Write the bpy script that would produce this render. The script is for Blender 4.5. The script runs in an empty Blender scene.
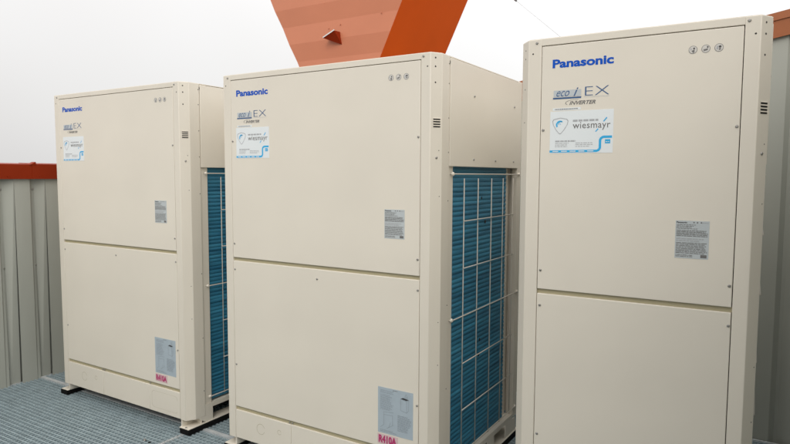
import bpy, bmesh, math, random
from mathutils import Vector, Matrix
random.seed(7)
S = bpy.context.scene
COL = S.collection
R = math.radians

# ------------------------------------------------------------ camera, sky, sun, exposure
F_PX, YAW, PITCH, ROLL = 609.76, -0.5536, 0.0769, 0.0038      # focal length in px of a 790 px wide frame
EYE = Vector((0, 0, 1.4058))
fw = Vector((math.sin(YAW)*math.cos(PITCH), math.cos(YAW)*math.cos(PITCH), -math.sin(PITCH)))
rt = Vector((math.cos(YAW), -math.sin(YAW), 0)); up = rt.cross(fw)
r2 = math.cos(ROLL)*rt + math.sin(ROLL)*up; u2 = -math.sin(ROLL)*rt + math.cos(ROLL)*up
cam = bpy.data.objects.new('camera', bpy.data.cameras.new('camera')); COL.objects.link(cam)
cam.matrix_world = Matrix(((r2.x, u2.x, -fw.x, EYE.x), (r2.y, u2.y, -fw.y, EYE.y), (r2.z, u2.z, -fw.z, EYE.z), (0, 0, 0, 1)))
cam.data.sensor_width = 36; cam.data.lens = F_PX/790*36
cam.data.clip_start = 0.05; cam.data.clip_end = 2000
cam.data.dof.use_dof = True; cam.data.dof.focus_distance = 2.5; cam.data.dof.aperture_fstop = 8
S.camera = cam

SUN_EL, SUN_AZ = R(38), R(148)            # compass-like: 0 = +Y, clockwise; soft light from the front left
w = bpy.data.worlds.new('World'); S.world = w; w.use_nodes = True
nt = w.node_tree; nt.nodes.clear()
out = nt.nodes.new('ShaderNodeOutputWorld'); bg = nt.nodes.new('ShaderNodeBackground')
sky = nt.nodes.new('ShaderNodeTexSky'); sky.sky_type = 'NISHITA'; sky.sun_disc = False
sky.sun_elevation = SUN_EL; sky.sun_rotation = SUN_AZ; sky.air_density = 1.5; sky.dust_density = 5
tc = nt.nodes.new('ShaderNodeTexCoord')
ns = nt.nodes.new('ShaderNodeTexNoise'); ns.inputs['Scale'].default_value = 1.3; ns.inputs['Detail'].default_value = 3
cr = nt.nodes.new('ShaderNodeValToRGB')    # even overcast, faintly mottled
cr.color_ramp.elements[0].position = .35; cr.color_ramp.elements[0].color = (9.0, 8.75, 8.65, 1)
cr.color_ramp.elements[1].position = .62; cr.color_ramp.elements[1].color = (9.95, 9.9, 9.85, 1)
mx = nt.nodes.new('ShaderNodeMix'); mx.data_type = 'RGBA'; mx.inputs[0].default_value = 0.95
nt.links.new(tc.outputs['Generated'], ns.inputs['Vector']); nt.links.new(ns.outputs['Fac'], cr.inputs[0])
# an overcast sky is brighter overhead than near the horizon
sx = nt.nodes.new('ShaderNodeSeparateXYZ'); nt.links.new(tc.outputs['Generated'], sx.inputs[0])
mr = nt.nodes.new('ShaderNodeMapRange'); nt.links.new(sx.outputs[2], mr.inputs[0])
mr.inputs[1].default_value = 0; mr.inputs[2].default_value = 1; mr.inputs[3].default_value = .74; mr.inputs[4].default_value = 1.75
# and the cloud is thinner towards the right (+X)
m1 = nt.nodes.new('ShaderNodeMath'); m1.operation = 'MULTIPLY_ADD'; m1.inputs[1].default_value = .17; m1.inputs[2].default_value = 1.04
nt.links.new(sx.outputs[0], m1.inputs[0])
m2 = nt.nodes.new('ShaderNodeMath'); m2.operation = 'MULTIPLY'; nt.links.new(mr.outputs[0], m2.inputs[0]); nt.links.new(m1.outputs[0], m2.inputs[1])
vm = nt.nodes.new('ShaderNodeVectorMath'); vm.operation = 'SCALE'
nt.links.new(cr.outputs[0], vm.inputs[0]); nt.links.new(m2.outputs[0], vm.inputs[3])
nt.links.new(sky.outputs[0], mx.inputs[6]); nt.links.new(vm.outputs[0], mx.inputs[7])
nt.links.new(mx.outputs[2], bg.inputs[0]); bg.inputs[1].default_value = 0.1
nt.links.new(bg.outputs[0], out.inputs[0])
sl = bpy.data.lights.new('sun', 'SUN'); sl.energy = .75; sl.angle = R(30); sl.color = (1, .96, .9)
so = bpy.data.objects.new('sun', sl); COL.objects.link(so)
sd = Vector((math.sin(SUN_AZ)*math.cos(SUN_EL), math.cos(SUN_AZ)*math.cos(SUN_EL), math.sin(SUN_EL)))
so.rotation_euler = sd.to_track_quat('Z', 'Y').to_euler()
S.view_settings.view_transform = 'Standard'; S.view_settings.look = 'None'
S.view_settings.exposure = 0.22; S.view_settings.gamma = 1; S.view_settings.use_curve_mapping = False
S.render.engine = 'CYCLES'; S.cycles.max_bounces = 8

# ------------------------------------------------------------ materials
def mat(name, col, rough=.5, metal=0, var=.04, vscale=6, bump=0, bscale=400, coat=0, stretch=None, spec=.5):
    m = bpy.data.materials.new(name); m.use_nodes = True
    n = m.node_tree.nodes; l = m.node_tree.links; b = n['Principled BSDF']
    b.inputs['Roughness'].default_value = rough; b.inputs['Metallic'].default_value = metal
    b.inputs['Specular IOR Level'].default_value = spec; b.inputs['Coat Weight'].default_value = coat
    t = n.new('ShaderNodeTexCoord'); mp = n.new('ShaderNodeMapping'); l.new(t.outputs['Object'], mp.inputs[0])
    if stretch: mp.inputs['Scale'].default_value = stretch
    a = n.new('ShaderNodeTexNoise'); a.inputs['Scale'].default_value = vscale; a.inputs['Detail'].default_value = 5
    l.new(mp.outputs[0], a.inputs['Vector'])
    c = n.new('ShaderNodeValToRGB'); l.new(a.outputs['Fac'], c.inputs[0])
    c.color_ramp.elements[0].position = .3; c.color_ramp.elements[1].position = .7
    c.color_ramp.elements[0].color = (*[x*(1-var) for x in col], 1)
    c.color_ramp.elements[1].color = (*[min(1, x*(1+var)) for x in col], 1)
    l.new(c.outputs[0], b.inputs['Base Color'])
    if bump:
        a2 = n.new('ShaderNodeTexNoise'); a2.inputs['Scale'].default_value = bscale; a2.inputs['Detail'].default_value = 3
        l.new(t.outputs['Object'], a2.inputs['Vector'])
        bp = n.new('ShaderNodeBump'); bp.inputs['Strength'].default_value = bump; bp.inputs['Distance'].default_value = .001
        l.new(a2.outputs['Fac'], bp.inputs['Height']); l.new(bp.outputs[0], b.inputs['Normal'])
    return m

M = dict(
    paint=mat('ivory_paint', (.74, .69, .595), .42, var=.025, vscale=2.2, bump=.12, bscale=260),
    paint2=mat('ivory_paint_trim', (.725, .675, .58), .45, var=.03, vscale=5, bump=.12, bscale=260, stretch=(1, 1, .3)),
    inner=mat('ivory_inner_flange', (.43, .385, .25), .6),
    dark=mat('dark_interior', (.012, .012, .013), .8),
    rubber=mat('black_rubber', (.004, .004, .004), .8, spec=.2),
    screw=mat('zinc_screw', (.36, .35, .33), .35, metal=.85),
    hole=mat('drilled_hole', (.03, .028, .025), .9),
    wire=mat('coated_wire', (.56, .52, .45), .45),
    grey=mat('grey_cladding_paint', (.39, .40, .355), .5, var=.06, vscale=3, bump=.1, bscale=120, stretch=(1, 1, .25)),
    red=mat('rust_red_paint', (.25, .024, .004), .5, var=.07, vscale=3, bump=.08, bscale=90, spec=.12),
    redb=mat('terracotta_sheet_lit', (.56, .20, .105), .45, var=.04, vscale=2, bump=.06, bscale=60),  # pale pink sky sheen of the duct front put into the colour
    sheet_shaded=mat('terracotta_sheet_shaded', (.74, .10, .003), .55, var=.05, vscale=2, bump=.06, bscale=60, spec=.12),  # same duct sheet on the shaded side, its deeper tone put into the colour
    cap=mat('weathered_terracotta_flashing', (.345, .112, .040), .5, var=.08, vscale=3, bump=.06, bscale=60, spec=.35),
    zinc=mat('galvanised_steel', (.31, .385, .41), .55, metal=.2, var=.12, vscale=14, bump=.2, bscale=60),
    zinc2=mat('galvanised_edge_strip', (.66, .69, .70), .45, metal=.4, var=.12, vscale=20),
    cut=mat('bare_cut_edge', (.75, .78, .78), .4, metal=.2),
    roof=mat('roof_membrane', (.10, .105, .105), .9, var=.3, vscale=1.2, bump=.6, bscale=30),
    blue=mat('blue_print', (.002, .085, .50), .5, var=0, spec=.2),
    navy=mat('navy_print', (.03, .10, .24), .4, var=0),
    paleblue=mat('pale_blue_print', (.50, .54, .56), .45, var=0),
    inkgrey=mat('grey_print', (.16, .155, .15), .5, var=0),
    ink=mat('dark_print', (.05, .048, .05), .5, var=0),
    greytext=mat('fine_grey_print', (.40, .41, .42), .5, var=0),
    linegrey=mat('thin_line_print', (.27, .31, .35), .5, var=0),
    sticker=mat('white_sticker', (.76, .80, .81), .35, var=.01),
    paleprint=mat('pale_grey_print', (.62, .60, .56), .5, var=0),
    cyan=mat('cyan_print', (.02, .40, .74), .35, var=0),
    silver=mat('silver_label', (.50, .54, .55), .4, var=.03, vscale=40),
    bluelab=mat('pale_blue_label', (.40, .47, .52), .45, var=.03, vscale=30),
    pinklab=mat('pink_label', (.66, .50, .50), .5, var=.02),
    magenta=mat('magenta_print', (.46, .035, .15), .5, var=.05, vscale=60),
)
def coil_material():
    m = bpy.data.materials.new('blue_fin_coating'); m.use_nodes = True
    n = m.node_tree.nodes; l = m.node_tree.links; b = n['Principled BSDF']
    b.inputs['Roughness'].default_value = .42; b.inputs['Metallic'].default_value = .0
    t = n.new('ShaderNodeTexCoord'); mp = n.new('ShaderNodeMapping'); l.new(t.outputs['Object'], mp.inputs[0])
    mp.inputs['Scale'].default_value = (1, .6, 10)
    a = n.new('ShaderNodeTexNoise'); a.inputs['Scale'].default_value = 4; a.inputs['Detail'].default_value = 6
    l.new(mp.outputs[0], a.inputs['Vector'])
    c = n.new('ShaderNodeValToRGB'); l.new(a.outputs['Fac'], c.inputs[0])
    c.color_ramp.elements[0].position = .3; c.color_ramp.elements[1].position = .72
    c.color_ramp.elements[0].color = (.012, .125, .225, 1); c.color_ramp.elements[1].color = (.045, .265, .42, 1)
    l.new(c.outputs[0], b.inputs['Base Color'])
    w_ = n.new('ShaderNodeTexWave'); w_.wave_type = 'BANDS'; w_.bands_direction = 'Y'; w_.inputs['Scale'].default_value = 90
    l.new(t.outputs['Object'], w_.inputs['Vector'])
    bp = n.new('ShaderNodeBump'); bp.inputs['Strength'].default_value = .4; bp.inputs['Distance'].default_value = .001
    l.new(w_.outputs['Fac'], bp.inputs['Height']); l.new(bp.outputs[0], b.inputs['Normal'])
    return m
M['coil'] = coil_material()
for k in ('paint', 'grey', 'redb', 'sheet_shaded'):          # thin sheet metal is never perfectly flat
    t_ = M[k].node_tree; n_ = t_.nodes; b_ = n_['Principled BSDF']
    old = b_.inputs['Normal'].links[0].from_socket
    w1 = n_.new('ShaderNodeTexNoise'); w1.inputs['Scale'].default_value = 2.6; w1.inputs['Detail'].default_value = 1.5
    tcx = next(x for x in n_ if x.type == 'TEX_COORD'); t_.links.new(tcx.outputs['Object'], w1.inputs['Vector'])
    b2 = n_.new('ShaderNodeBump'); b2.inputs['Strength'].default_value = .35; b2.inputs['Distance'].default_value = .012
    t_.links.new(w1.outputs['Fac'], b2.inputs['Height']); t_.links.new(old, b2.inputs['Normal']); t_.links.new(b2.outputs[0], b_.inputs['Normal'])

# ------------------------------------------------------------ mesh helpers
class MB:
    """collects shapes and links them as ONE mesh object"""
    def __init__(s): s.bm = bmesh.new(); s.mats = []
    def mi(s, m):
        if m not in s.mats: s.mats.append(m)
        return s.mats.index(m)
    def box(s, a, b, m, bev=0):
        r = bmesh.ops.create_cube(s.bm, size=1); vs = r['verts']
        for v in vs:
            v.co = Vector([(a[i]+b[i])/2 + v.co[i]*(b[i]-a[i]) for i in range(3)])
        k = s.mi(m); fs = {f for v in vs for f in v.link_faces}
        for f in fs: f.material_index = k
        if bev:
            es = list({e for v in vs for e in v.link_edges})
            r = bmesh.ops.bevel(s.bm, geom=es, offset=bev, segments=2, profile=.6, affect='EDGES')
            for f in r['faces']: f.material_index = k; f.smooth = True
        return s
    def poly(s, pts, m):
        f = s.bm.faces.new([s.bm.verts.new(p) for p in pts]); f.material_index = s.mi(m); return f
    def prism(s, pts, d, m, bev=0):
        """polygon (3D points) extruded by vector d"""
        d = Vector(d); a = [s.bm.verts.new(p) for p in pts]; b = [s.bm.verts.new(Vector(p)+d) for p in pts]
        k = s.mi(m); n = len(pts); fs = [s.bm.faces.new(a), s.bm.faces.new(b[::-1])]
        for i in range(n): fs.append(s.bm.faces.new((a[i], b[i], b[(i+1) % n], a[(i+1) % n])))
        bmesh.ops.recalc_face_normals(s.bm, faces=fs)
        for f in fs: f.material_index = k
        if bev:
            es = list({e for f in fs for e in f.edges})
            r = bmesh.ops.bevel(s.bm, geom=es, offset=bev, segments=2, profile=.6, affect='EDGES')
            for f in r['faces']: f.material_index = k; f.smooth = True
        return s
    def tube(s, pts, r, m, n=8, caps=True):
        pts = [Vector(p) for p in pts]; k = s.mi(m); rings = []
        for i, p in enumerate(pts):
            t = (pts[min(i+1, len(pts)-1)] - pts[max(i-1, 0)]).normalized()
            u = t.cross(Vector((0, 0, 1)) if abs(t.z) < .9 else Vector((1, 0, 0))).normalized(); v = t.cross(u)
            rings.append([s.bm.verts.new(p + r*(math.cos(2*math.pi*j/n)*u + math.sin(2*math.pi*j/n)*v)) for j in range(n)])
        for a, b in zip(rings, rings[1:]):
            for j in range(n):
                f = s.bm.faces.new((a[j], a[(j+1) % n], b[(j+1) % n], b[j])); f.material_index = k; f.smooth = True
        if caps:
            for ring in (rings[0][::-1], rings[-1]):
                f = s.bm.faces.new(ring); f.material_index = k
        return s
    def disc(s, c, ax, r, h, m, n=16, dome=.6):
        """low domed disc standing out from c along axis ax"""
        c = Vector(c); ax = Vector(ax).normalized()
        u = ax.cross(Vector((0, 0, 1)) if abs(ax.z) < .9 else Vector((1, 0, 0))).normalized(); v = ax.cross(u); k = s.mi(m)
        R_ = []
        for rr, hh in ((r, 0), (r, h*.5), (r*dome, h)):
            R_.append([s.bm.verts.new(c + ax*hh + rr*(math.cos(2*math.pi*j/n)*u + math.sin(2*math.pi*j/n)*v)) for j in range(n)])
        for a, b in zip(R_, R_[1:]):
            for j in range(n):
                f = s.bm.faces.new((a[j], a[(j+1) % n], b[(j+1) % n], b[j])); f.material_index = k; f.smooth = True
        f = s.bm.faces.new(R_[-1]); f.material_index = k
        return s
    def flat(s, pts, y, m):
        """printed shape on the front plane: (x, z) points at depth y"""
        return s.poly([(p[0], y, p[1]) for p in pts], m)
    def rect(s, x0, z0, x1, z1, y, m): s.flat(((x0, z0), (x1, z0), (x1, z1), (x0, z1)), y, m); return s
    def ring(s, cx, cz, r, t, y, m, a0=0, a1=360, n=28, sx=1, sz=1):
        for i in range(n):
            a, b = R(a0+(a1-a0)*i/n), R(a0+(a1-a0)*(i+1)/n)
            s.flat([(cx+sx*q*math.cos(g), cz+sz*q*math.sin(g)) for q, g in ((r, a), (r, b), (r-t, b), (r-t, a))], y, m)
        return s
    def text(s, txt, x0, z0, x1, z1, y, m, bold=0, shear=0, spacing=1):
        """lettering fitted into the rectangle x0..x1, z0..z1 on the front plane"""
        cu = bpy.data.curves.new('t', 'FONT'); cu.body = txt; cu.size = 1; cu.offset = bold; cu.shear = shear
        cu.space_character = spacing; cu.resolution_u = 3
        o = bpy.data.objects.new('t', cu); COL.objects.link(o)
        me = bpy.data.meshes.new_from_object(o.evaluated_get(bpy.context.evaluated_depsgraph_get()))
        vs = [v.co.copy() for v in me.vertices]
        lx, hx = min(v.x for v in vs), max(v.x for v in vs); ly, hy = min(v.y for v in vs), max(v.y for v in vs)
        nv = [s.bm.verts.new((x0+(v.x-lx)/(hx-lx)*(x1-x0), y, z0+(v.y-ly)/(hy-ly)*(z1-z0))) for v in vs]
        k = s.mi(m)
        for p in me.polygons:
            try: f = s.bm.faces.new([nv[i] for i in p.vertices]); f.material_index = k
            except ValueError: pass
        bpy.data.objects.remove(o); bpy.data.curves.remove(cu); bpy.data.meshes.remove(me)
        return s
    def fineprint(s, x0, z0, x1, z1, rows, y, m, fill=.55, word=(.05, .16), seed=1, ragged=.3):
        """rows of unreadably small words, each word a short bar"""
        g = random.Random(seed); pitch = (z1-z0)/rows; W_ = x1-x0
        for r in range(rows):
            z = z1 - (r+.5)*pitch; h = pitch*fill/2; x = x0; end = x1 - W_*ragged*g.random()
            while x < end:
                ww = min(W_*g.uniform(*word), end-x)
                if ww > .0008: s.rect(x, z-h, x+ww, z+h, y, m)
                x += ww + pitch*.35
        return s
    def build(s, name, parent=None, loc=(0, 0, 0)):
        me = bpy.data.meshes.new(name); bmesh.ops.recalc_face_normals(s.bm, faces=s.bm.faces[:]) if 0 else None
        s.bm.to_mesh(me); s.bm.free()
        for m in s.mats: me.materials.append(m)
        o = bpy.data.objects.new(name, me); COL.objects.link(o); o.location = loc
        if parent: o.parent = parent
        return o

def tag(o, label=None, cat=None, group=None, kind=None):
    for k, v in (('label', label), ('category', cat), ('group', group), ('kind', kind)):
        if v: o[k] = v
    return o
def empty(name, loc):
    o = bpy.data.objects.new(name, None); COL.objects.link(o); o.location = loc; return o

# ------------------------------------------------------------ the setting: ground and grating deck
LWX, RWY = -4.29, 3.75           # faces of the left wall (plane X) and the rear wall (plane Y)
g = MB(); g.poly([(-600, -600, -.45), (600, -600, -.45), (600, 600, -.45), (-600, 600, -.45)], M['roof'])
tag(g.build('roof_surface'), kind='structure')

d = MB()
PIT, TH, DEP = .0278, .0075, .032
SEAM_Y, SEAM_X = 2.260, -2.690
DECK = -.016                      # top of the grating
def grating(x0, x1, y0, y1):
    n = int((y1-y0)/PIT)
    for i in range(n+1):
        y = y0 + i*(y1-y0)/n
        d.box((x0, y-TH/2, -DEP), (x1, y+TH/2, 0), M['zinc'])
    n = int((x1-x0)/PIT)
    for i in range(n+1):
        x = x0 + i*(x1-x0)/n
        d.box((x-TH*.4, y0, -DEP*.8), (x+TH*.4, y1, -.0035), M['zinc'])
    for a, b in (((x0, y0, -DEP), (x1, y0+.012, .001)), ((x0, y1-.012, -DEP), (x1, y1+(.0 if y1 > 3 else .001), .003)),
                 ((x0, y0+.012, -DEP), (x0+.006, y1-.012, .001)), ((x1-.006, y0+.012, -DEP), (x1, y1-.012, .001))):
        d.box(a, b, M['zinc2'])
for xa, xb in ((LWX-.02, SEAM_X-.002), (SEAM_X+.002, -1.05), (-1.046, .5)):
    for ya, yb in ((-1.1, SEAM_Y-.99), (SEAM_Y-.986, SEAM_Y-.002), (SEAM_Y+.002, RWY+.0)):
        grating(xa, xb, ya, yb)
for x in (-3.9, -2.9, -1.9, -.9, .1):
    d.box((x-.03, -1.1, -.19), (x+.03, RWY, -DEP-.002), M['zinc'])
tag(d.build('grating_deck', loc=(0, 0, DECK)), kind='structure')

# ------------------------------------------------------------ corrugated walls with terracotta flashing
def profile(a0, a1, phase):
    """(along, depth) points of the sheet; depth 0 = crest nearest the viewer, positive away"""
    P = .205; pts = []; a = phase
    while a > a0: a -= P
    while a < a1:
        for da, dp in ((0, 0), (.024, .027), (.040, .027), (.104, 0)): pts.append((a+da, dp))
        a += P
    return [(min(max(p, a0), a1), q) for p, q in pts if a0-.06 < p < a1+.06]
# left wall: runs along Y
lw = empty('corrugated_wall', (LWX, 1.6, 0))
tag(lw, 'low grey corrugated metal wall at the far left with a level rust-red top flashing', 'wall')
b = MB(); pr = profile(-1.6, RWY+.04, 2.222)
for (p, q), (p2, q2) in zip(pr, pr[1:]):
    if p2-p < 1e-4: continue
    b.poly([(-q, p-1.6, -.25), (-q, p2-1.6, -.25), (-q2, p2-1.6, 1.44), (-q, p-1.6, 1.44)], M['grey'])
b.box((-.09, -3.2, -.25), (-.05, RWY-1.6, 1.44), M['grey'])
b.build('cladding', lw)
b = MB()
CT, CB = 1.468, 1.374
for y0, y1, off in ((-3.2, .640, .0), (.632, RWY-1.6-.006, .0025)):
    b.prism([(.012+off, y0, CB), (.020+off, y0, CB-.004), (.020+off, y0, CT+off), (-.15, y0, CT+off+.01), (-.15, y0, CT-.012), (.012+off, y0, CT-.006)],
            (0, y1-y0, 0), M['red'])
b.prism([(.0245, .615, CT-.002), (.0245, .655, CT+.018), (.0245, .66, CT-.002)], (-.05, 0, 0), M['red'])
f = b.build('flashing', lw)
for z in (.094, .776, 1.30):
    for k in range(12):
        s_ = MB().disc((-.027, (2.254-1.6) + .205*(k-7) - .002, z), (1, 0, 0), .0075, .006, M['screw'], 10); s_.build('screw', lw)
for k in range(12):
    MB().disc((.0205, (2.28-1.6)+.205*(k-7), CB+.014), (1, 0, 0), .005, .004, M['red'], 10).build('rivet', f)

# rear wall: raked top, rises to the right
def ztop(x): return 2.249 + .178*x
rw = empty('corrugated_wall', (-1.4, RWY, 0))
tag(rw, 'tall grey corrugated metal wall behind the units with a rising rust-red sloped flashing', 'wall')
b = MB(); pr = profile(LWX-.03, 1.6, .037-.205+.0)
for (p, q), (p2, q2) in zip(pr, pr[1:]):
    if p2-p < 1e-4: continue
    b.poly([(p+1.4, q+.02, -.25), (p2+1.4, q2+.02, -.25), (p2+1.4, q2+.02, ztop(p2)-.04), (p+1.4, q+.02, ztop(p)-.04)], M['grey'])
b.prism([(LWX+1.4, .07, -.25), (3.0, .07, -.25), (3.0, .07, ztop(1.6)-.04), (LWX+1.4, .07, ztop(LWX)-.04)], (0, .04, 0), M['grey'])
b.build('cladding', rw)
b = MB()
xa, xb = LWX-.03, 1.6
b.prism([(xa+1.4, 0, ztop(xa)-.128), (xb+1.4, 0, ztop(xb)-.128), (xb+1.4, 0, ztop(xb)-.04), (xa+1.4, 0, ztop(xa)-.04)], (0, .008, 0), M['cap'])
b.prism([(xa+1.4, -.006, ztop(xa)-.040), (xb+1.4, -.006, ztop(xb)-.040), (xb+1.4, -.004, ztop(xb)), (xa+1.4, -.004, ztop(xa))], (0, .19, .006), M['cap'])
b.build('flashing', rw)

# unseen wall added beyond the right frame edge to darken the nearest unit
ew = empty('corrugated_wall', (.52, 2.4, 0))  # added unseen wall, shades the nearest unit
tag(ew, 'unseen grey corrugated metal wall added at the right to shade the nearest unit', 'wall')
b = MB(); pr = profile(-2.4, RWY-2.4+.04, .05)
for (p, q), (p2, q2) in zip(pr, pr[1:]):
    if p2-p < 1e-4: continue
    b.poly([(q, p, -.25), (q2, p2, -.25), (q2, p2, 2.28), (q, p, 2.28)], M['grey'])
b.box((.05, -2.4, -.25), (.09, RWY-2.4, 2.28), M['grey'])
b.build('cladding', ew)  # sheet of the added shade wall
MB().box((-.012, -2.4, 2.24), (.15, RWY-2.4, 2.37), M['red']).build('flashing', ew)  # top edge of the added shade wall

# unseen low wall added behind the camera to darken the lower unit fronts
fw_ = empty('corrugated_wall', (-1.7, -1.1, 0))  # added unseen wall, shades the unit fronts
tag(fw_, 'unseen low grey corrugated metal wall added behind the camera to shade the unit fronts', 'wall')
b = MB(); pr = profile(-2.6, 2.6, .05)
for (p, q), (p2, q2) in zip(pr, pr[1:]):
    if p2-p < 1e-4: continue
    b.poly([(p, -q, -.25), (p, -q, 1.5), (p2, -q2, 1.5), (p2, -q2, -.25)], M['grey'])
b.box((-2.6, -.09, -.25), (2.6, -.05, 1.5), M['grey'])
b.build('cladding', fw_)  # sheet of the added shade wall
MB().box((-2.6, -.15, 1.47), (2.6, .012, 1.58), M['red']).build('flashing', fw_)  # top edge of the added shade wall

# ------------------------------------------------------------ terracotta hopper-shaped duct behind
DY, DD = 4.5, 1.05
def dl(z): return -4.212 - .533*(z-3.088)
def dr(z): return -2.720 + .489*(z-2.874)
du = empty('flared_duct', (-3.4, DY+.5, -.45)); org = Vector((-3.4, DY+.5, -.45))
tag(du, 'terracotta sheet metal duct flaring outward towards its top behind the middle unit', 'duct')
Z0, Z1 = 2.06, 3.335
def V(x, y, z): return Vector((x, y, z)) - org
b = MB(); zs = [Z0]; z = 2.47-.333
seams = []
while z < Z1:
    if z > Z0: zs.append(z)
    z += .1665
zs.append(Z1)
def fy(z): 
    k = round((z-(2.47-.333))/.1665)
    return DY + (.0 if k % 2 else .011)
for z0, z1 in zip(zs, zs[1:]):
    y0, y1 = fy(z0), fy(z1)
    b.poly([V(dl(z0), y0, z0), V(dr(z0), y0, z0), V(dr(z1), y1, z1), V(dl(z1), y1, z1)], M['redb'])
b.build('front_cladding', du)
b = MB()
b.poly([V(dr(Z0), DY, Z0), V(dr(Z0), DY+DD, Z0), V(dr(Z1), DY+DD, Z1), V(dr(Z1), DY, Z1)], M['sheet_shaded'])
b.poly([V(dl(Z0), DY+.012, Z0), V(dl(Z1), DY+.012, Z1), V(dl(Z1), DY+DD, Z1), V(dl(Z0), DY+DD, Z0)], M['sheet_shaded'])
b.poly([V(dl(Z0), DY+DD, Z0), V(dl(Z1), DY+DD, Z1), V(dr(Z1), DY+DD, Z1), V(dr(Z0), DY+DD, Z0)], M['sheet_shaded'])
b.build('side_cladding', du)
b = MB(); b.box(V(dl(Z1)-.03, DY-.03, Z1), V(dr(Z1)+.0, DY+DD+.0, Z1+.06), M['red']); b.build('lid', du)
b = MB(); b.box(V(dl(Z0), DY+.015, -.45), V(dr(Z0), DY+DD-.01, Z0), M['redb']); b.build('shaft', du)
h = MB()     # small folded scupper hood on the front
A, B_, C_ = V(-3.505, DY-.075, 2.635), V(-3.378, DY-.075, 2.688), V(-3.352, DY+.004, 2.575)
A2, B2 = V(-3.49, DY+.004, 2.64), V(-3.372, DY+.004, 2.69)
h.poly([A, B_, C_], M['red']); h.poly([A, C_, A2], M['red']); h.poly([B_, B2, C_], M['red'])
e = Vector((0, 0, .010)); o_ = Vector((0, -.004, 0))
h.prism([A+o_, B_+o_, B_+o_+e, A+o_+e], (0, .006, 0), M['cut'])
h.build('scupper', du)
for px, pz in ((-3.50, 2.735), (-3.37, 2.755), (-3.55, 2.965), (-3.25, 2.985), (-2.93, 2.80)):
    MB().disc(V(px, DY+.004, pz), (0, -1, 0), .006, .006, M['redb'], 8).build('rivet', du)
gw = MB()
p0 = Vector((dr(Z1)-.01, DY+DD-.02, Z1+.05)); p1 = Vector((-.957, 3.80, 2.085))
pts = [p0.lerp(p1, t/12) - Vector((0, 0, .02*4*(t/12)*(1-t/12)))*0 for t in range(13)]
gw.tube([p - p1 for p in pts], .0012, M['greytext'], 6)
tt = (p0-p1).normalized(); qq = p0.lerp(p1, .445)
gw.tube([qq-p1-tt*.02, qq-p1+tt*.03], .008, M['inkgrey'], 8)
tag(gw.build('guy_wire', loc=p1), 'thin pale wire stretched down to the rear wall above the right unit', 'wire')

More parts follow.
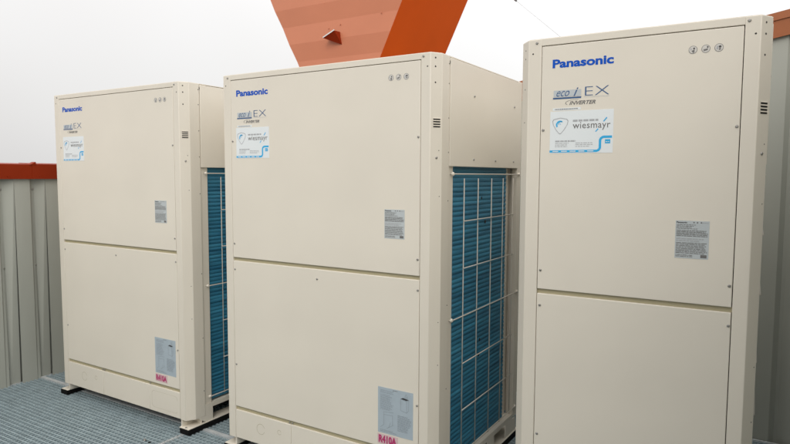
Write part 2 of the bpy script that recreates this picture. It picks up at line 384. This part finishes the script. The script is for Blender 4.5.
# ------------------------------------------------------------ the outdoor units
ZT, SIDE = 1.892, 1.0
FRONT_Y = 2.1618
def make_unit(x0, W, label, n, turn=0):
    root = empty('air_conditioning_unit', (x0, FRONT_Y, 0))
    tag(root, label, 'air conditioner', 'outdoor air-conditioning units in a row')
    L, Rr = .049, W-.075                    # front panel edges
    D = .957                                # depth
    XL = -.037                              # left side
    GZ = .983                               # gap between the two front panels
    cr_ = W-.030
    def screw(parent, x, z, y=0, ax=(0, -1, 0), r=.0048):
        MB().disc((x, y, z), ax, r, .0035, M['screw'], 12).build('screw', parent)
    def hole(par, x, z, y=0, ax=(0, -1, 0), r=.003): MB().disc((x, y, z), ax, r, .0004, M['hole'], 10, .9).build('fixing_hole', par)
    # dark inner body
    b = MB(); b.box((.02, .040, .12), (W-.075, D-.06, ZT-.03), M['dark']); b.build('inner_body', root)
    # flange seen in the gaps of the front
    MB().box((L-.004, .0095, GZ-.0084), (Rr+.004, .013, GZ+.0084), M['inner']).build('flange', root)
    MB().box((L-.004, .0095, .2052), (Rr+.004, .013, .2243), M['inner']).build('flange', root)
    # front corner posts
    ca = Vector((.045, -.030, 0)).normalized()       # outward normal of the right chamfer
    b = MB()
    b.prism([(Rr+.0022, 0, .055), (cr_, 0, .055), (W, .045, .055), (W, .112, .055), (W-.008, .112, .055), (W-.008, .165, .055),
             (W-.05, .165, .055), (W-.05, .03, .055), (Rr+.0022, .03, .055)], (0, 0, ZT-.055), M['paint2'], .0022)
    post = b.build('corner_post', root)
    cm = Vector((cr_, 0, 0)).lerp(Vector((W, .045, 0)), .55)
    v = MB()                                            # louvre of four slots on the chamfer
    cd = Vector((.030, .045, 0)).normalized()
    for i in range(4):
        z = 1.632 - i*.0098
        c = cm + ca*.0006
        v.prism([c-cd*.0155+Vector((0, 0, z)), c+cd*.0155+Vector((0, 0, z)), c+cd*.0155+Vector((0, 0, z-.0052)), c-cd*.0155+Vector((0, 0, z-.0052))], ca*-.0012, M['hole'])
        v.prism([c-cd*.017+Vector((0, 0, z+.0016)), c+cd*.017+Vector((0, 0, z+.0016)), c+cd*.017+ca*.0022+Vector((0, 0, z)), c-cd*.017+ca*.0022+Vector((0, 0, z))], (0, 0, .0012), M['paint2'])
    v.build('louvre', post)
    screw(post, W-.062, 1.879); screw(post, cm.x, 1.476, cm.y, ca, .005)
    hb = post; hole(hb, W-.044, 1.838)
    for z in (1.872, 1.838, 1.775): hole(hb, cm.x-.004, z, cm.y-.006, ca, .0035)
    hole(hb, cm.x+.006, 1.505, cm.y+.009, ca, .002)
    for z in (1.32, .80, .62): hole(hb, cm.x+.008, z, cm.y+.012, ca, .002)
    for z in (1.86, 1.78, 1.64, 1.50, 1.30, .86, .5, .2): hole(hb, W, z, .105, (1, 0, 0), .0028)
    b = MB()
    b.prism([(L-.0018, 0, .055), (0, 0, .055), (XL, .045, .055), (XL, .112, .055), (XL+.05, .112, .055), (XL+.05, .03, .055), (L-.0018, .03, .055)],
            (0, 0, ZT-.055), M['paint2'], .0022)
    lp = b.build('corner_post', root)
    screw(lp, .030, 1.879); 
    hb = lp; hole(hb, .016, 1.842)
    cal = Vector((-.045, -.037, 0)).normalized()
    for z in (1.86, 1.83, 1.72, 1.6): hole(hb, -.018, z, .022, cal, .0028)
    # rear posts
    b = MB(); b.prism([(W, .905, .1), (W, D, .1), (W-.05, D, .1), (W-.05, D-.03, .1), (W-.03, D-.03, .1), (W-.03, .905, .1)], (0, 0, ZT-.1), M['paint2'], .002)
    rp = b.build('corner_post', root)
    b = MB(); b.box((XL, .88, .1), (XL+.05, D, ZT), M['paint2'], .002); b.build('corner_post', root)
    # panels
    b = MB(); b.box((L, 0, GZ+.0085), (Rr, .022, ZT-.0272), M['paint'], .0022); up_ = b.build('upper_front_panel', root)
    b = MB(); b.box((L, 0, .2245), (Rr, .022, GZ-.0085), M['paint'], .0022); lo_ = b.build('lower_front_panel', root)
    for x, z in ((L+.010, 1.569), (Rr-.008, 1.560), (Rr-.008, 1.06), (L+.011, 1.061)): screw(up_, x, z)
    for x, z in ((L+.011, .931), (Rr-.006, .932), (Rr-.006, .444), (L+.011, .444), (W*.49, .93))[:5 if n < 3 else 4]: screw(lo_, x, z)
    # base cover with knock-outs
    xs = [L, .42 if W > 1 else .30, W-.335, Rr]
    for i in range(3):
        b = MB(); b.box((xs[i]+(.0007 if i else 0), .0006*(i % 2), .058), (xs[i+1]-(.0007 if i < 2 else 0), .02, .205), M['paint'], .0016)
        if i < 2: bc = b.build('base_cover', root)
    for cx, cz, r in ((.222, .138, .027), (.345, .150, .012)):
        if W > 1: MB().ring(cx, cz, r, .0016, -.0005, M['inner'], 20, 340).build('knockout', bc)
    rx0, rx1, rz0, rz1 = W-.315, W-.095, .082, .178
    rc = []
    for cx_, cz_, a0 in ((rx1-.02, rz1-.02, 0), (rx0+.02, rz1-.02, 90), (rx0+.02, rz0+.02, 180), (rx1-.02, rz0+.02, 270)):
        for j in range(6): rc.append((cx_+.02*math.cos(R(a0+18*j)), cz_+.02*math.sin(R(a0+18*j))))
    for i in range(len(rc)-3):
        (ax_, az_), (bx_, bz_) = rc[i], rc[i+1]
        b.flat([(ax_, az_), (bx_, bz_), (bx_*.99+(rx0+rx1)/2*.01, bz_*.985+.130*.015), (ax_*.99+(rx0+rx1)/2*.01, az_*.985+.130*.015)], -.0005, M['inner'])
    b.build('base_cover', root)
    for x in (xs[1]-.012, xs[1]+.006, xs[2]): screw(bc, x, .213, .006, r=.0045)
    # top cover
    b = MB()
    b.box((L-.0025, 0, ZT-.0245), (Rr+.0025, .022, ZT), M['paint2'], .0015)
    b.prism([(.003, .002, ZT-.002), (cr_-.002, .002, ZT-.002), (W-.003, .046, ZT-.002), (W-.003, D-.003, ZT-.002), (XL+.003, D-.003, ZT-.002), (XL+.003, .046, ZT-.002)], (0, 0, .0035), M['paint2'])
    tp = b.build('top_cover', root)
    fans = (.28, .88) if W > 1 else (.36,)
    for fx in fans:
        b = MB()
        for r in (.27, .22, .17, .12, .07): b.tube([(fx+r*math.cos(R(12*j)), .50+r*math.sin(R(12*j)), ZT+.012) for j in range(31)], .0025, M['wire'], 6)
        for a in range(8): b.tube([(fx, .5, ZT+.012), (fx+.28*math.cos(R(45*a)), .5+.28*math.sin(R(45*a)), ZT+.006)], .0025, M['wire'], 6)
        b.disc((fx, .5, ZT+.0018), (0, 0, 1), .275, .0006, M['dark'], 32, .98)
        b.build('fan_grille', root)
    # right side, upper panel
    b = MB(); b.box((W-.03, .1155, 1.443), (W+.0025, .9035, ZT-.006), M['paint'], .002)
    b.box((W-.003, .1115, ZT-.03), (W+.001, .1185, ZT-.018), M['hole'])
    us = b.build('upper_side_panel', root)
    for y, z in ((.35, 1.476), (.60, 1.476), (.84, 1.476), (.35, 1.755), (.84, 1.755)): 
        MB().disc((W+.0025, y, z), (1, 0, 0), .0052, .004, M['screw'], 12).build('screw', us)
    # left side: plain sheet
    b = MB(); b.box((XL+.002, .112, .12), (XL+.03, .88, ZT-.002), M['paint'], .002); b.build('left_side_panel', root)
    b = MB(); b.box((XL+.055, D-.035, .12), (W-.055, D-.01, ZT-.003), M['paint'], .002); b.build('rear_panel', root)
    # coil: rows of tubes push the finned face into ridges
    b = MB(); k = b.mi(M['coil']); rows = []; z = .124; PZ = .0212
    g = random.Random(n)
    while z < 1.452:
        for fz, fx in ((0, 0), (.25, .0024), (.5, .0032), (.75, .0022), (.98, -.0006)): rows.append((z+fz*PZ, fx))
        z += PZ
    ys = [.166+.0645*i for i in range(11)]
    grid = [[b.bm.verts.new((W-.026+fx+g.uniform(-.0006, .0006), y, z)) for y in ys] for z, fx in rows]
    for a, c in zip(grid, grid[1:]):
        for j in range(len(ys)-1):
            f = b.bm.faces.new((a[j], a[j+1], c[j+1], c[j])); f.material_index = k; f.smooth = True
    b.box((W-.075, .166, .121), (W-.034, .811, 1.455), M['coil'])
    coil = b.build('coil', root)
    for y, z, r in ((.545, 1.185, .014), (.50, 1.30, .010), (.50, .62, .012), (.49, .55, .016)):
        MB().disc((W-.022, y, z), (1, 0, 0), r*.65, .0015, M['dark'], 9, .7).build('fin_dent', coil)
    b = MB()
    b.box((W-.070, .845, .1), (W-.045, .895, 1.45), M['paint2']); b.box((W-.034, .812, .1), (W-.030, .822, 1.45), M['screw'])
    b.build('rear_pillar', root)
    # wire guard
    b = MB(); gx = W+(.006 if n < 3 else .0005); rw_ = .0023; ce = .0085 if n < 3 else .0005
    full = (1.411, .787, .157); part_ = (1.207, 1.0, .575, .362)
    vy = (.248, .396, .551, .696, .832)
    for z in full:
        b.tube([(W-.014, .138, z), (gx-.002, .142, z), (gx, .150, z), (gx, .918, z), (gx-.002, .926, z), (W-.01, .930, z)], rw_*1.25, M['wire'])
    for z in part_: b.tube([(gx+.004, vy[0]-.006, z), (gx+.004, vy[-1]+.006, z)], rw_, M['wire'])
    for y in vy: b.tube([(gx, y, .150), (gx, y, 1.392)], rw_, M['wire'])
    wg = b.build('wire_guard', root)
    for z in full:
        for y in (.145, .928):
            MB().disc((W-(.0005 if n < 3 else .004), y, z), (1, 0, 0), .0085, ce, M['paint'], 12, .6).build('clip', wg)
    # base frame: side rails with slots, cross beam under the base cover
    for s_, xx in ((1, W-.004), (-1, XL+.004)):
        t = .003*s_; b = MB()
        b.prism([(xx, .046, .0555), (xx, .060, .054), (xx, .112, .0188), (xx, .165, .0188), (xx, .165, .118), (xx, .046, .118)], (t, 0, 0), M['paint2'])
        b.box((min(xx, xx+t), .166, .092), (max(xx, xx+t), .905, .118), M['paint2'])
        for ya, yb in ((.30, .37), (.56, .66), (.80, .955)):
            b.prism([(xx, ya, .0188), (xx, yb, .0188), (xx, yb-.01, .0915), (xx, ya+.01, .0915)], (t, 0, 0), M['paint2'])
        xi = xx-.055*s_
        b.box((min(xx+t, xi), .166, .112), (max(xx, xi), .905, .1145), M['paint2'])
        b.build('side_rail', root)
        b = MB()
        b.box((min(xx+(.008 if s_ > 0 else .010), xi-(.012 if s_ > 0 else -.025)), -.011, .014), (max(xx+(.008 if s_ > 0 else .010), xi-(.012 if s_ > 0 else -.025)), .975, .0185), M['paint2'], .001)
        xo = xi-(.010 if s_ > 0 else -.022)
        b.box((min(xo, xo+.008), .001, .0188), (max(xo, xo+.008), .10, .0545), M['paint2'])
        b.box((min(xx, xo), .085, .0188), (max(xx, xo), .089, .09), M['paint2'])
        b.build('foot', root)
    MB().box((.04, .50, .05), (W-.08, .56, .11), M['paint2']).build('cross_beam', root)
    MB().box((.03, .045, .046), (W-.075, D-.06, .112), M['dark']).build('drain_pan_shade', root)  # near-black pan, enlarged to deepen the shade under the unit
    for xa_, xb_ in ((XL+.010, XL+.080), (W-.064, W+.008)):
        b = MB(); b.box((xa_, -.015, DECK+.0015), (xb_, .985, .0135), M['rubber'], .003); b.build('rubber_pad', root)
    for y in (-.010,):
        MB().disc((W-.025, y+.008, .0186), (0, 0, 1), .006, .004, M['screw'], 10).build('anchor_bolt', root)

    # ---------------- prints, stickers and plates
    y = -.0006
    b = MB(); b.text('Panasonic', .088, 1.785, .296, 1.8155, y, M['blue'], bold=.036, spacing=.99); b.build('maker_logo', up_)
    b = MB()
    b.rect(.094, 1.6835, .190, 1.7065, y, M['paleblue'])
    b.text('eco', .104, 1.685, .150, 1.704, y-.0004, M['navy'], shear=.45, bold=-.004)
    b.text('i', .164, 1.684, .180, 1.713, y-.0004, M['navy'], shear=.5, bold=.014)
    b.flat(((.092, 1.676), (.190, 1.676), (.1915, 1.6815), (.092, 1.6815)), y, M['navy'])
    b.text('EX', .203, 1.683, .284, 1.7135, y, M['navy'], bold=-.018)
    b.flat(((.200, 1.6785), (.285, 1.6775), (.285, 1.6785), (.200, 1.6795)), y, M['paleblue'])
    b.build('series_logo', up_)
    b = MB()
    b.text('INVERTER', .150, 1.654, .240, 1.667, y, M['inkgrey'], shear=.35, bold=.026)
    b.ring(.170, 1.661, .034, .0022, y, M['inkgrey'], 70, 215, 20, 1, .32)
    b.build('inverter_logo', up_)
    if n != 1:
        b = MB(); b.prism([(.092, 0, 1.6355), (.190, 0, 1.6355), (.190, 0, 1.6445), (.092, 0, 1.6445)], (0, -.0005, 0), M['sticker'])
        b.fineprint(.100, 1.6385, .180, 1.642, 1, -.0009, M['inkgrey'], .8, (.03, .09), 4, 0); b.build('serial_strip', up_)
    # service sticker
    u0, v1, uw, vh = .084, 1.633, .217, .148
    def U(u): return u0+u*uw
    def Vv(v): return v1-v*vh
    b = MB(); b.prism([(U(0), 0, Vv(1)), (U(1), 0, Vv(1)), (U(1), 0, Vv(0)), (U(0), 0, Vv(0))], (0, -.0006, 0), M['sticker'])
    y = -.0010
    c = (.165, .33)      # shield outline: rounded triangle pointing down
    sh = [(.035, .23), (.055, .185), (.165, .15), (.275, .185), (.298, .23), (.285, .32), (.235, .44), (.185, .53), (.165, .545), (.145, .53), (.095, .44), (.048, .32)]
    for i in range(len(sh)):
        p, q_ = sh[i], sh[(i+1) % len(sh)]
        b.flat([(U(c[0]+(a[0]-c[0])*s_), Vv(c[1]+(a[1]-c[1])*s_)) for a, s_ in ((p, 1), (q_, 1), (q_, .91), (p, .91))], y, M['greytext'])
    b.ring(U(.165), Vv(.32), .0150, .0052, y, M['cyan'], 60, 215, 14); b.ring(U(.178), Vv(.30), .0095, .0022, y, M['cyan'], 50, 200, 10)
    b.disc((U(.168), y, Vv(.30)), (0, -1, 0), .0016, .0002, M['cyan'], 8)
    b.text('wiesmayr', U(.37), Vv(.47), U(.955), Vv(.275), y, M['inkgrey'], bold=.004, spacing=1.06)
    b.flat([(U(.845), Vv(.265)), (U(.855), Vv(.285)), (U(.905), Vv(.20)), (U(.895), Vv(.175))], y, M['cyan'])
    b.flat([(U(.725), Vv(.495)), (U(.735), Vv(.515)), (U(.775), Vv(.45)), (U(.765), Vv(.43))], y, M['cyan'])
    b.fineprint(U(.37), Vv(.265), U(.78), Vv(.205), 1, y, M['greytext'], .75, (.10, .25), 3, 0)
    b.fineprint(U(.09), Vv(.73), U(.42), Vv(.69), 1, y, M['greytext'], .8, (.1, .25), 6, 0)
    b.fineprint(U(.09), Vv(.86), U(.36), Vv(.74), 3, y, M['greytext'], .35, (.08, .25), 5)
    b.fineprint(U(.42), Vv(.86), U(.72), Vv(.74), 3, y, M['greytext'], .35, (.08, .25), 8)
    cy = M['cyan']
    b.rect(U(0), Vv(.98), U(.745), Vv(.925), y, cy)
    b.ring(U(.745), Vv(.865), .0170, .0081, y, cy, 270, 360, 8)
    b.rect(U(.745)+.0089, Vv(.865), U(.745)+.017, Vv(.72), y, cy)
    b.ring(U(.745)+.0260, Vv(.72), .0171, .0082, y, cy, 90, 180, 8)
    b.rect(U(.745)+.026, Vv(.72)+.0089, U(.985), Vv(.72)+.0171, y, cy)
    b.rect(U(.88), Vv(.785), U(.96), Vv(.69), y, cy); b.fineprint(U(.89), Vv(.76), U(.95), Vv(.73), 1, y-.0003, M['sticker'], .5, (.3, .5), 2, 0)
    for i in range(5): b.rect(U(.05+.14*i), Vv(.963), U(.145+.14*i), Vv(.943), y-.0003, M['sticker'])
    st = b.build('service_sticker', up_)
    # pictogram discs
    b = MB()
    for i, cx in enumerate((W-.2145, W-.178, W-.1415)):
        cz = 1.806; y = -.0006
        b.ring(cx, cz, .0125, .0013, y, M['inkgrey'], 0, 360, 24); b.ring(cx, cz, .0112, .0112, y, M['paleprint'], 0, 360, 24)
        y -= .0003
        if i == 0:
            b.disc((cx+.003, y, cz+.004), (0, -1, 0), .0028, .0001, M['ink'], 8); b.flat([(cx-.004, cz-.003), (cx+.005, cz+.001), (cx+.004, cz-.009), (cx, cz-.010)], y, M['inkgrey'])
            b.flat([(cx-.008, cz-.001), (cx-.004, cz), (cx-.005, cz+.006), (cx-.007, cz+.005)], y, M['greytext'])
        elif i == 1:
            b.flat([(cx-.007, cz-.002), (cx+.006, cz+.001), (cx+.005, cz-.005), (cx-.006, cz-.007)], y, M['inkgrey']); b.disc((cx+.005, y, cz+.005), (0, -1, 0), .0026, .0001, M['ink'], 8)
        else:
            b.flat([(cx-.007, cz-.005), (cx-.002, cz-.005), (cx-.001, cz+.006), (cx-.006, cz+.005)], y, M['greytext']); b.disc((cx+.003, y, cz+.003), (0, -1, 0), .0038, .0001, M['ink'], 8)
            b.flat([(cx, cz-.008), (cx+.006, cz-.006), (cx+.005, cz-.002), (cx, cz-.002)], y, M['inkgrey'])
    b.build('warning_pictograms', up_)
    # rating plate
    rx, rz, rw2, rh = W-.245, 1.262, .099, .123
    b = MB(); b.prism([(rx, 0, rz-rh), (rx+rw2, 0, rz-rh), (rx+rw2, 0, rz), (rx, 0, rz)], (0, -.0006, 0), M['silver']); y = -.0010
    b.text('Panasonic', rx+.003, rz-.0085, rx+.034, rz-.003, y, M['ink'], bold=.03)
    for cx in (.052, .062, .073): b.rect(rx+cx, rz-.0075, rx+cx+.004, rz-.0035, y, M['inkgrey'])
    b.fineprint(rx+.078, rz-.0075, rx+.096, rz-.004, 1, y, M['greytext'], .7, (.2, .4), 2, 0)
    b.fineprint(rx+.003, rz-.028, rx+.07, rz-.011, 4, y, M['inkgrey'], .42, (.04, .16), 11, .35)
    b.fineprint(rx+.003, rz-.052, rx+.096, rz-.030, 5, y, M['inkgrey'], .5, (.05, .2), 12, .12)
    b.fineprint(rx+.003, rz-.068, rx+.09, rz-.056, 2, y, M['greytext'], .5, (.05, .2), 13, .3)
    b.fineprint(rx+.003, rz-.108, rx+.096, rz-.070, 8, y, M['inkgrey'], .45, (.04, .22), 14, .15)
    b.fineprint(rx+.003, rz-.119, rx+.06, rz-.110, 2, y, M['inkgrey'], .45, (.04, .22), 15, .15)
    b.rect(rx+.076, rz-.119, rx+.094, rz-.109, y, M['inkgrey'])
    b.build('rating_plate', up_)
    # wiring and safety label with a little drawing of the unit
    lx, lz, lw_, lh = W-.276, .492, .176, .204
    b = MB(); b.prism([(lx, 0, lz-lh), (lx+lw_, 0, lz-lh), (lx+lw_, 0, lz), (lx, 0, lz)], (0, -.0006, 0), M['bluelab']); y = -.0010
    b.fineprint(lx+.012, lz-.026, lx+.085, lz-.010, 3, y, M['linegrey'], .4, (.05, .2), 21)
    b.fineprint(lx+.012, lz-.100, lx+.080, lz-.030, 12, y, M['linegrey'], .4, (.05, .22), 22)
    b.fineprint(lx+.075, lz-.008, lx+.10, lz-.005, 1, y, M['inkgrey'], .8, (.2, .4), 25, 0)
    b.fineprint(lx+.100, lz-.180, lx+.168, lz-.108, 12, y, M['linegrey'], .5, (.06, .25), 23)
    def ln(x1_, z1_, x2_, z2_, t=.0008, m=M['linegrey']):
        dx, dz = x2_-x1_, z2_-z1_; q = math.hypot(dx, dz); nx, nz = -dz/q*t, dx/q*t
        b.flat([(lx+x1_+nx, lz+z1_+nz), (lx+x2_+nx, lz+z2_+nz), (lx+x2_-nx, lz+z2_-nz), (lx+x1_-nx, lz+z1_-nz)], y, m)
    bx, bz = .115, -.085                          # isometric sketch
    for a_ in ((0, 0, 0, .05), (.030, -.006, .030, .044), (.040, .006, .040, .052), (0, 0, .030, -.006), (.030, -.006, .040, .006), (0, .05, .030, .044), (.030, .044, .040, .052)):
        ln(bx+a_[0], bz+a_[1], bx+a_[2], bz+a_[3])
    b.flat([(lx+bx, lz+bz+.051), (lx+bx+.028, lz+bz+.047), (lx+bx+.040, lz+bz+.053), (lx+bx+.012, lz+bz+.057)], y-.0002, M['ink'])
    ln(.135, -.025, .142, -.010); ln(.142, -.010, .149, -.025); ln(.135, -.025, .149, -.025)
    for a_ in ((.03, -.108, .03, -.165), (.03, -.12, .075, -.118), (.075, -.118, .075, -.16), (.012, -.180, .03, -.165), (.045, -.18, .08, -.158), (.055, -.175, .065, -.15), (.03, -.108, .08, -.104)):
        ln(*a_)
    b.fineprint(lx+.012, lz-.198, lx+.095, lz-.186, 2, y, M['linegrey'], .4, (.05, .22), 26)
    b.build('wiring_label', lo_)
    b = MB(); b.prism([(lx-.002, 0, .239), (lx+.102, 0, .239), (lx+.102, 0, .283), (lx-.002, 0, .283)], (0, -.0006, 0), M['pinklab'])
    b.text('R410A', lx+.004, .2435, lx+.096, .2785, -.0010, M['magenta'], bold=.055)
    b.build('refrigerant_label', lo_)
    root.rotation_euler.z = R(turn)
    return root
make_unit(-3.846, 1.197, 'cream outdoor air-conditioning unit farthest from the camera, beside the low grey wall', 1)
make_unit(-2.3402, 1.197, 'cream outdoor air-conditioning unit in the middle, with the whole blue coil side visible', 2)
make_unit(-.7702, .751, 'narrow cream outdoor air-conditioning unit at the right, nearest the camera, no coil side showing', 3, 1.3)

# ------------------------------------------------------------ small litter lying on the grating
for i, (x, y_, m, lab) in enumerate(((-2.80, 1.99, 'screw', 'small pale metal washer on the grating before the left unit'), (-2.755, 1.985, 'rubber', 'small black rubber plug on the grating before the left unit'))):
    b = MB(); b.disc((0, 0, 0), (0, 0, 1), .008, .004, M[m], 10)
    if i == 0: b.disc((0, 0, .006), (0, 0, 1), .004, .004, M[m], 6)
    tag(b.build('washer' if i == 0 else 'plug', loc=(x, y_, DECK+.0002)), lab, 'washer' if i == 0 else 'plug')
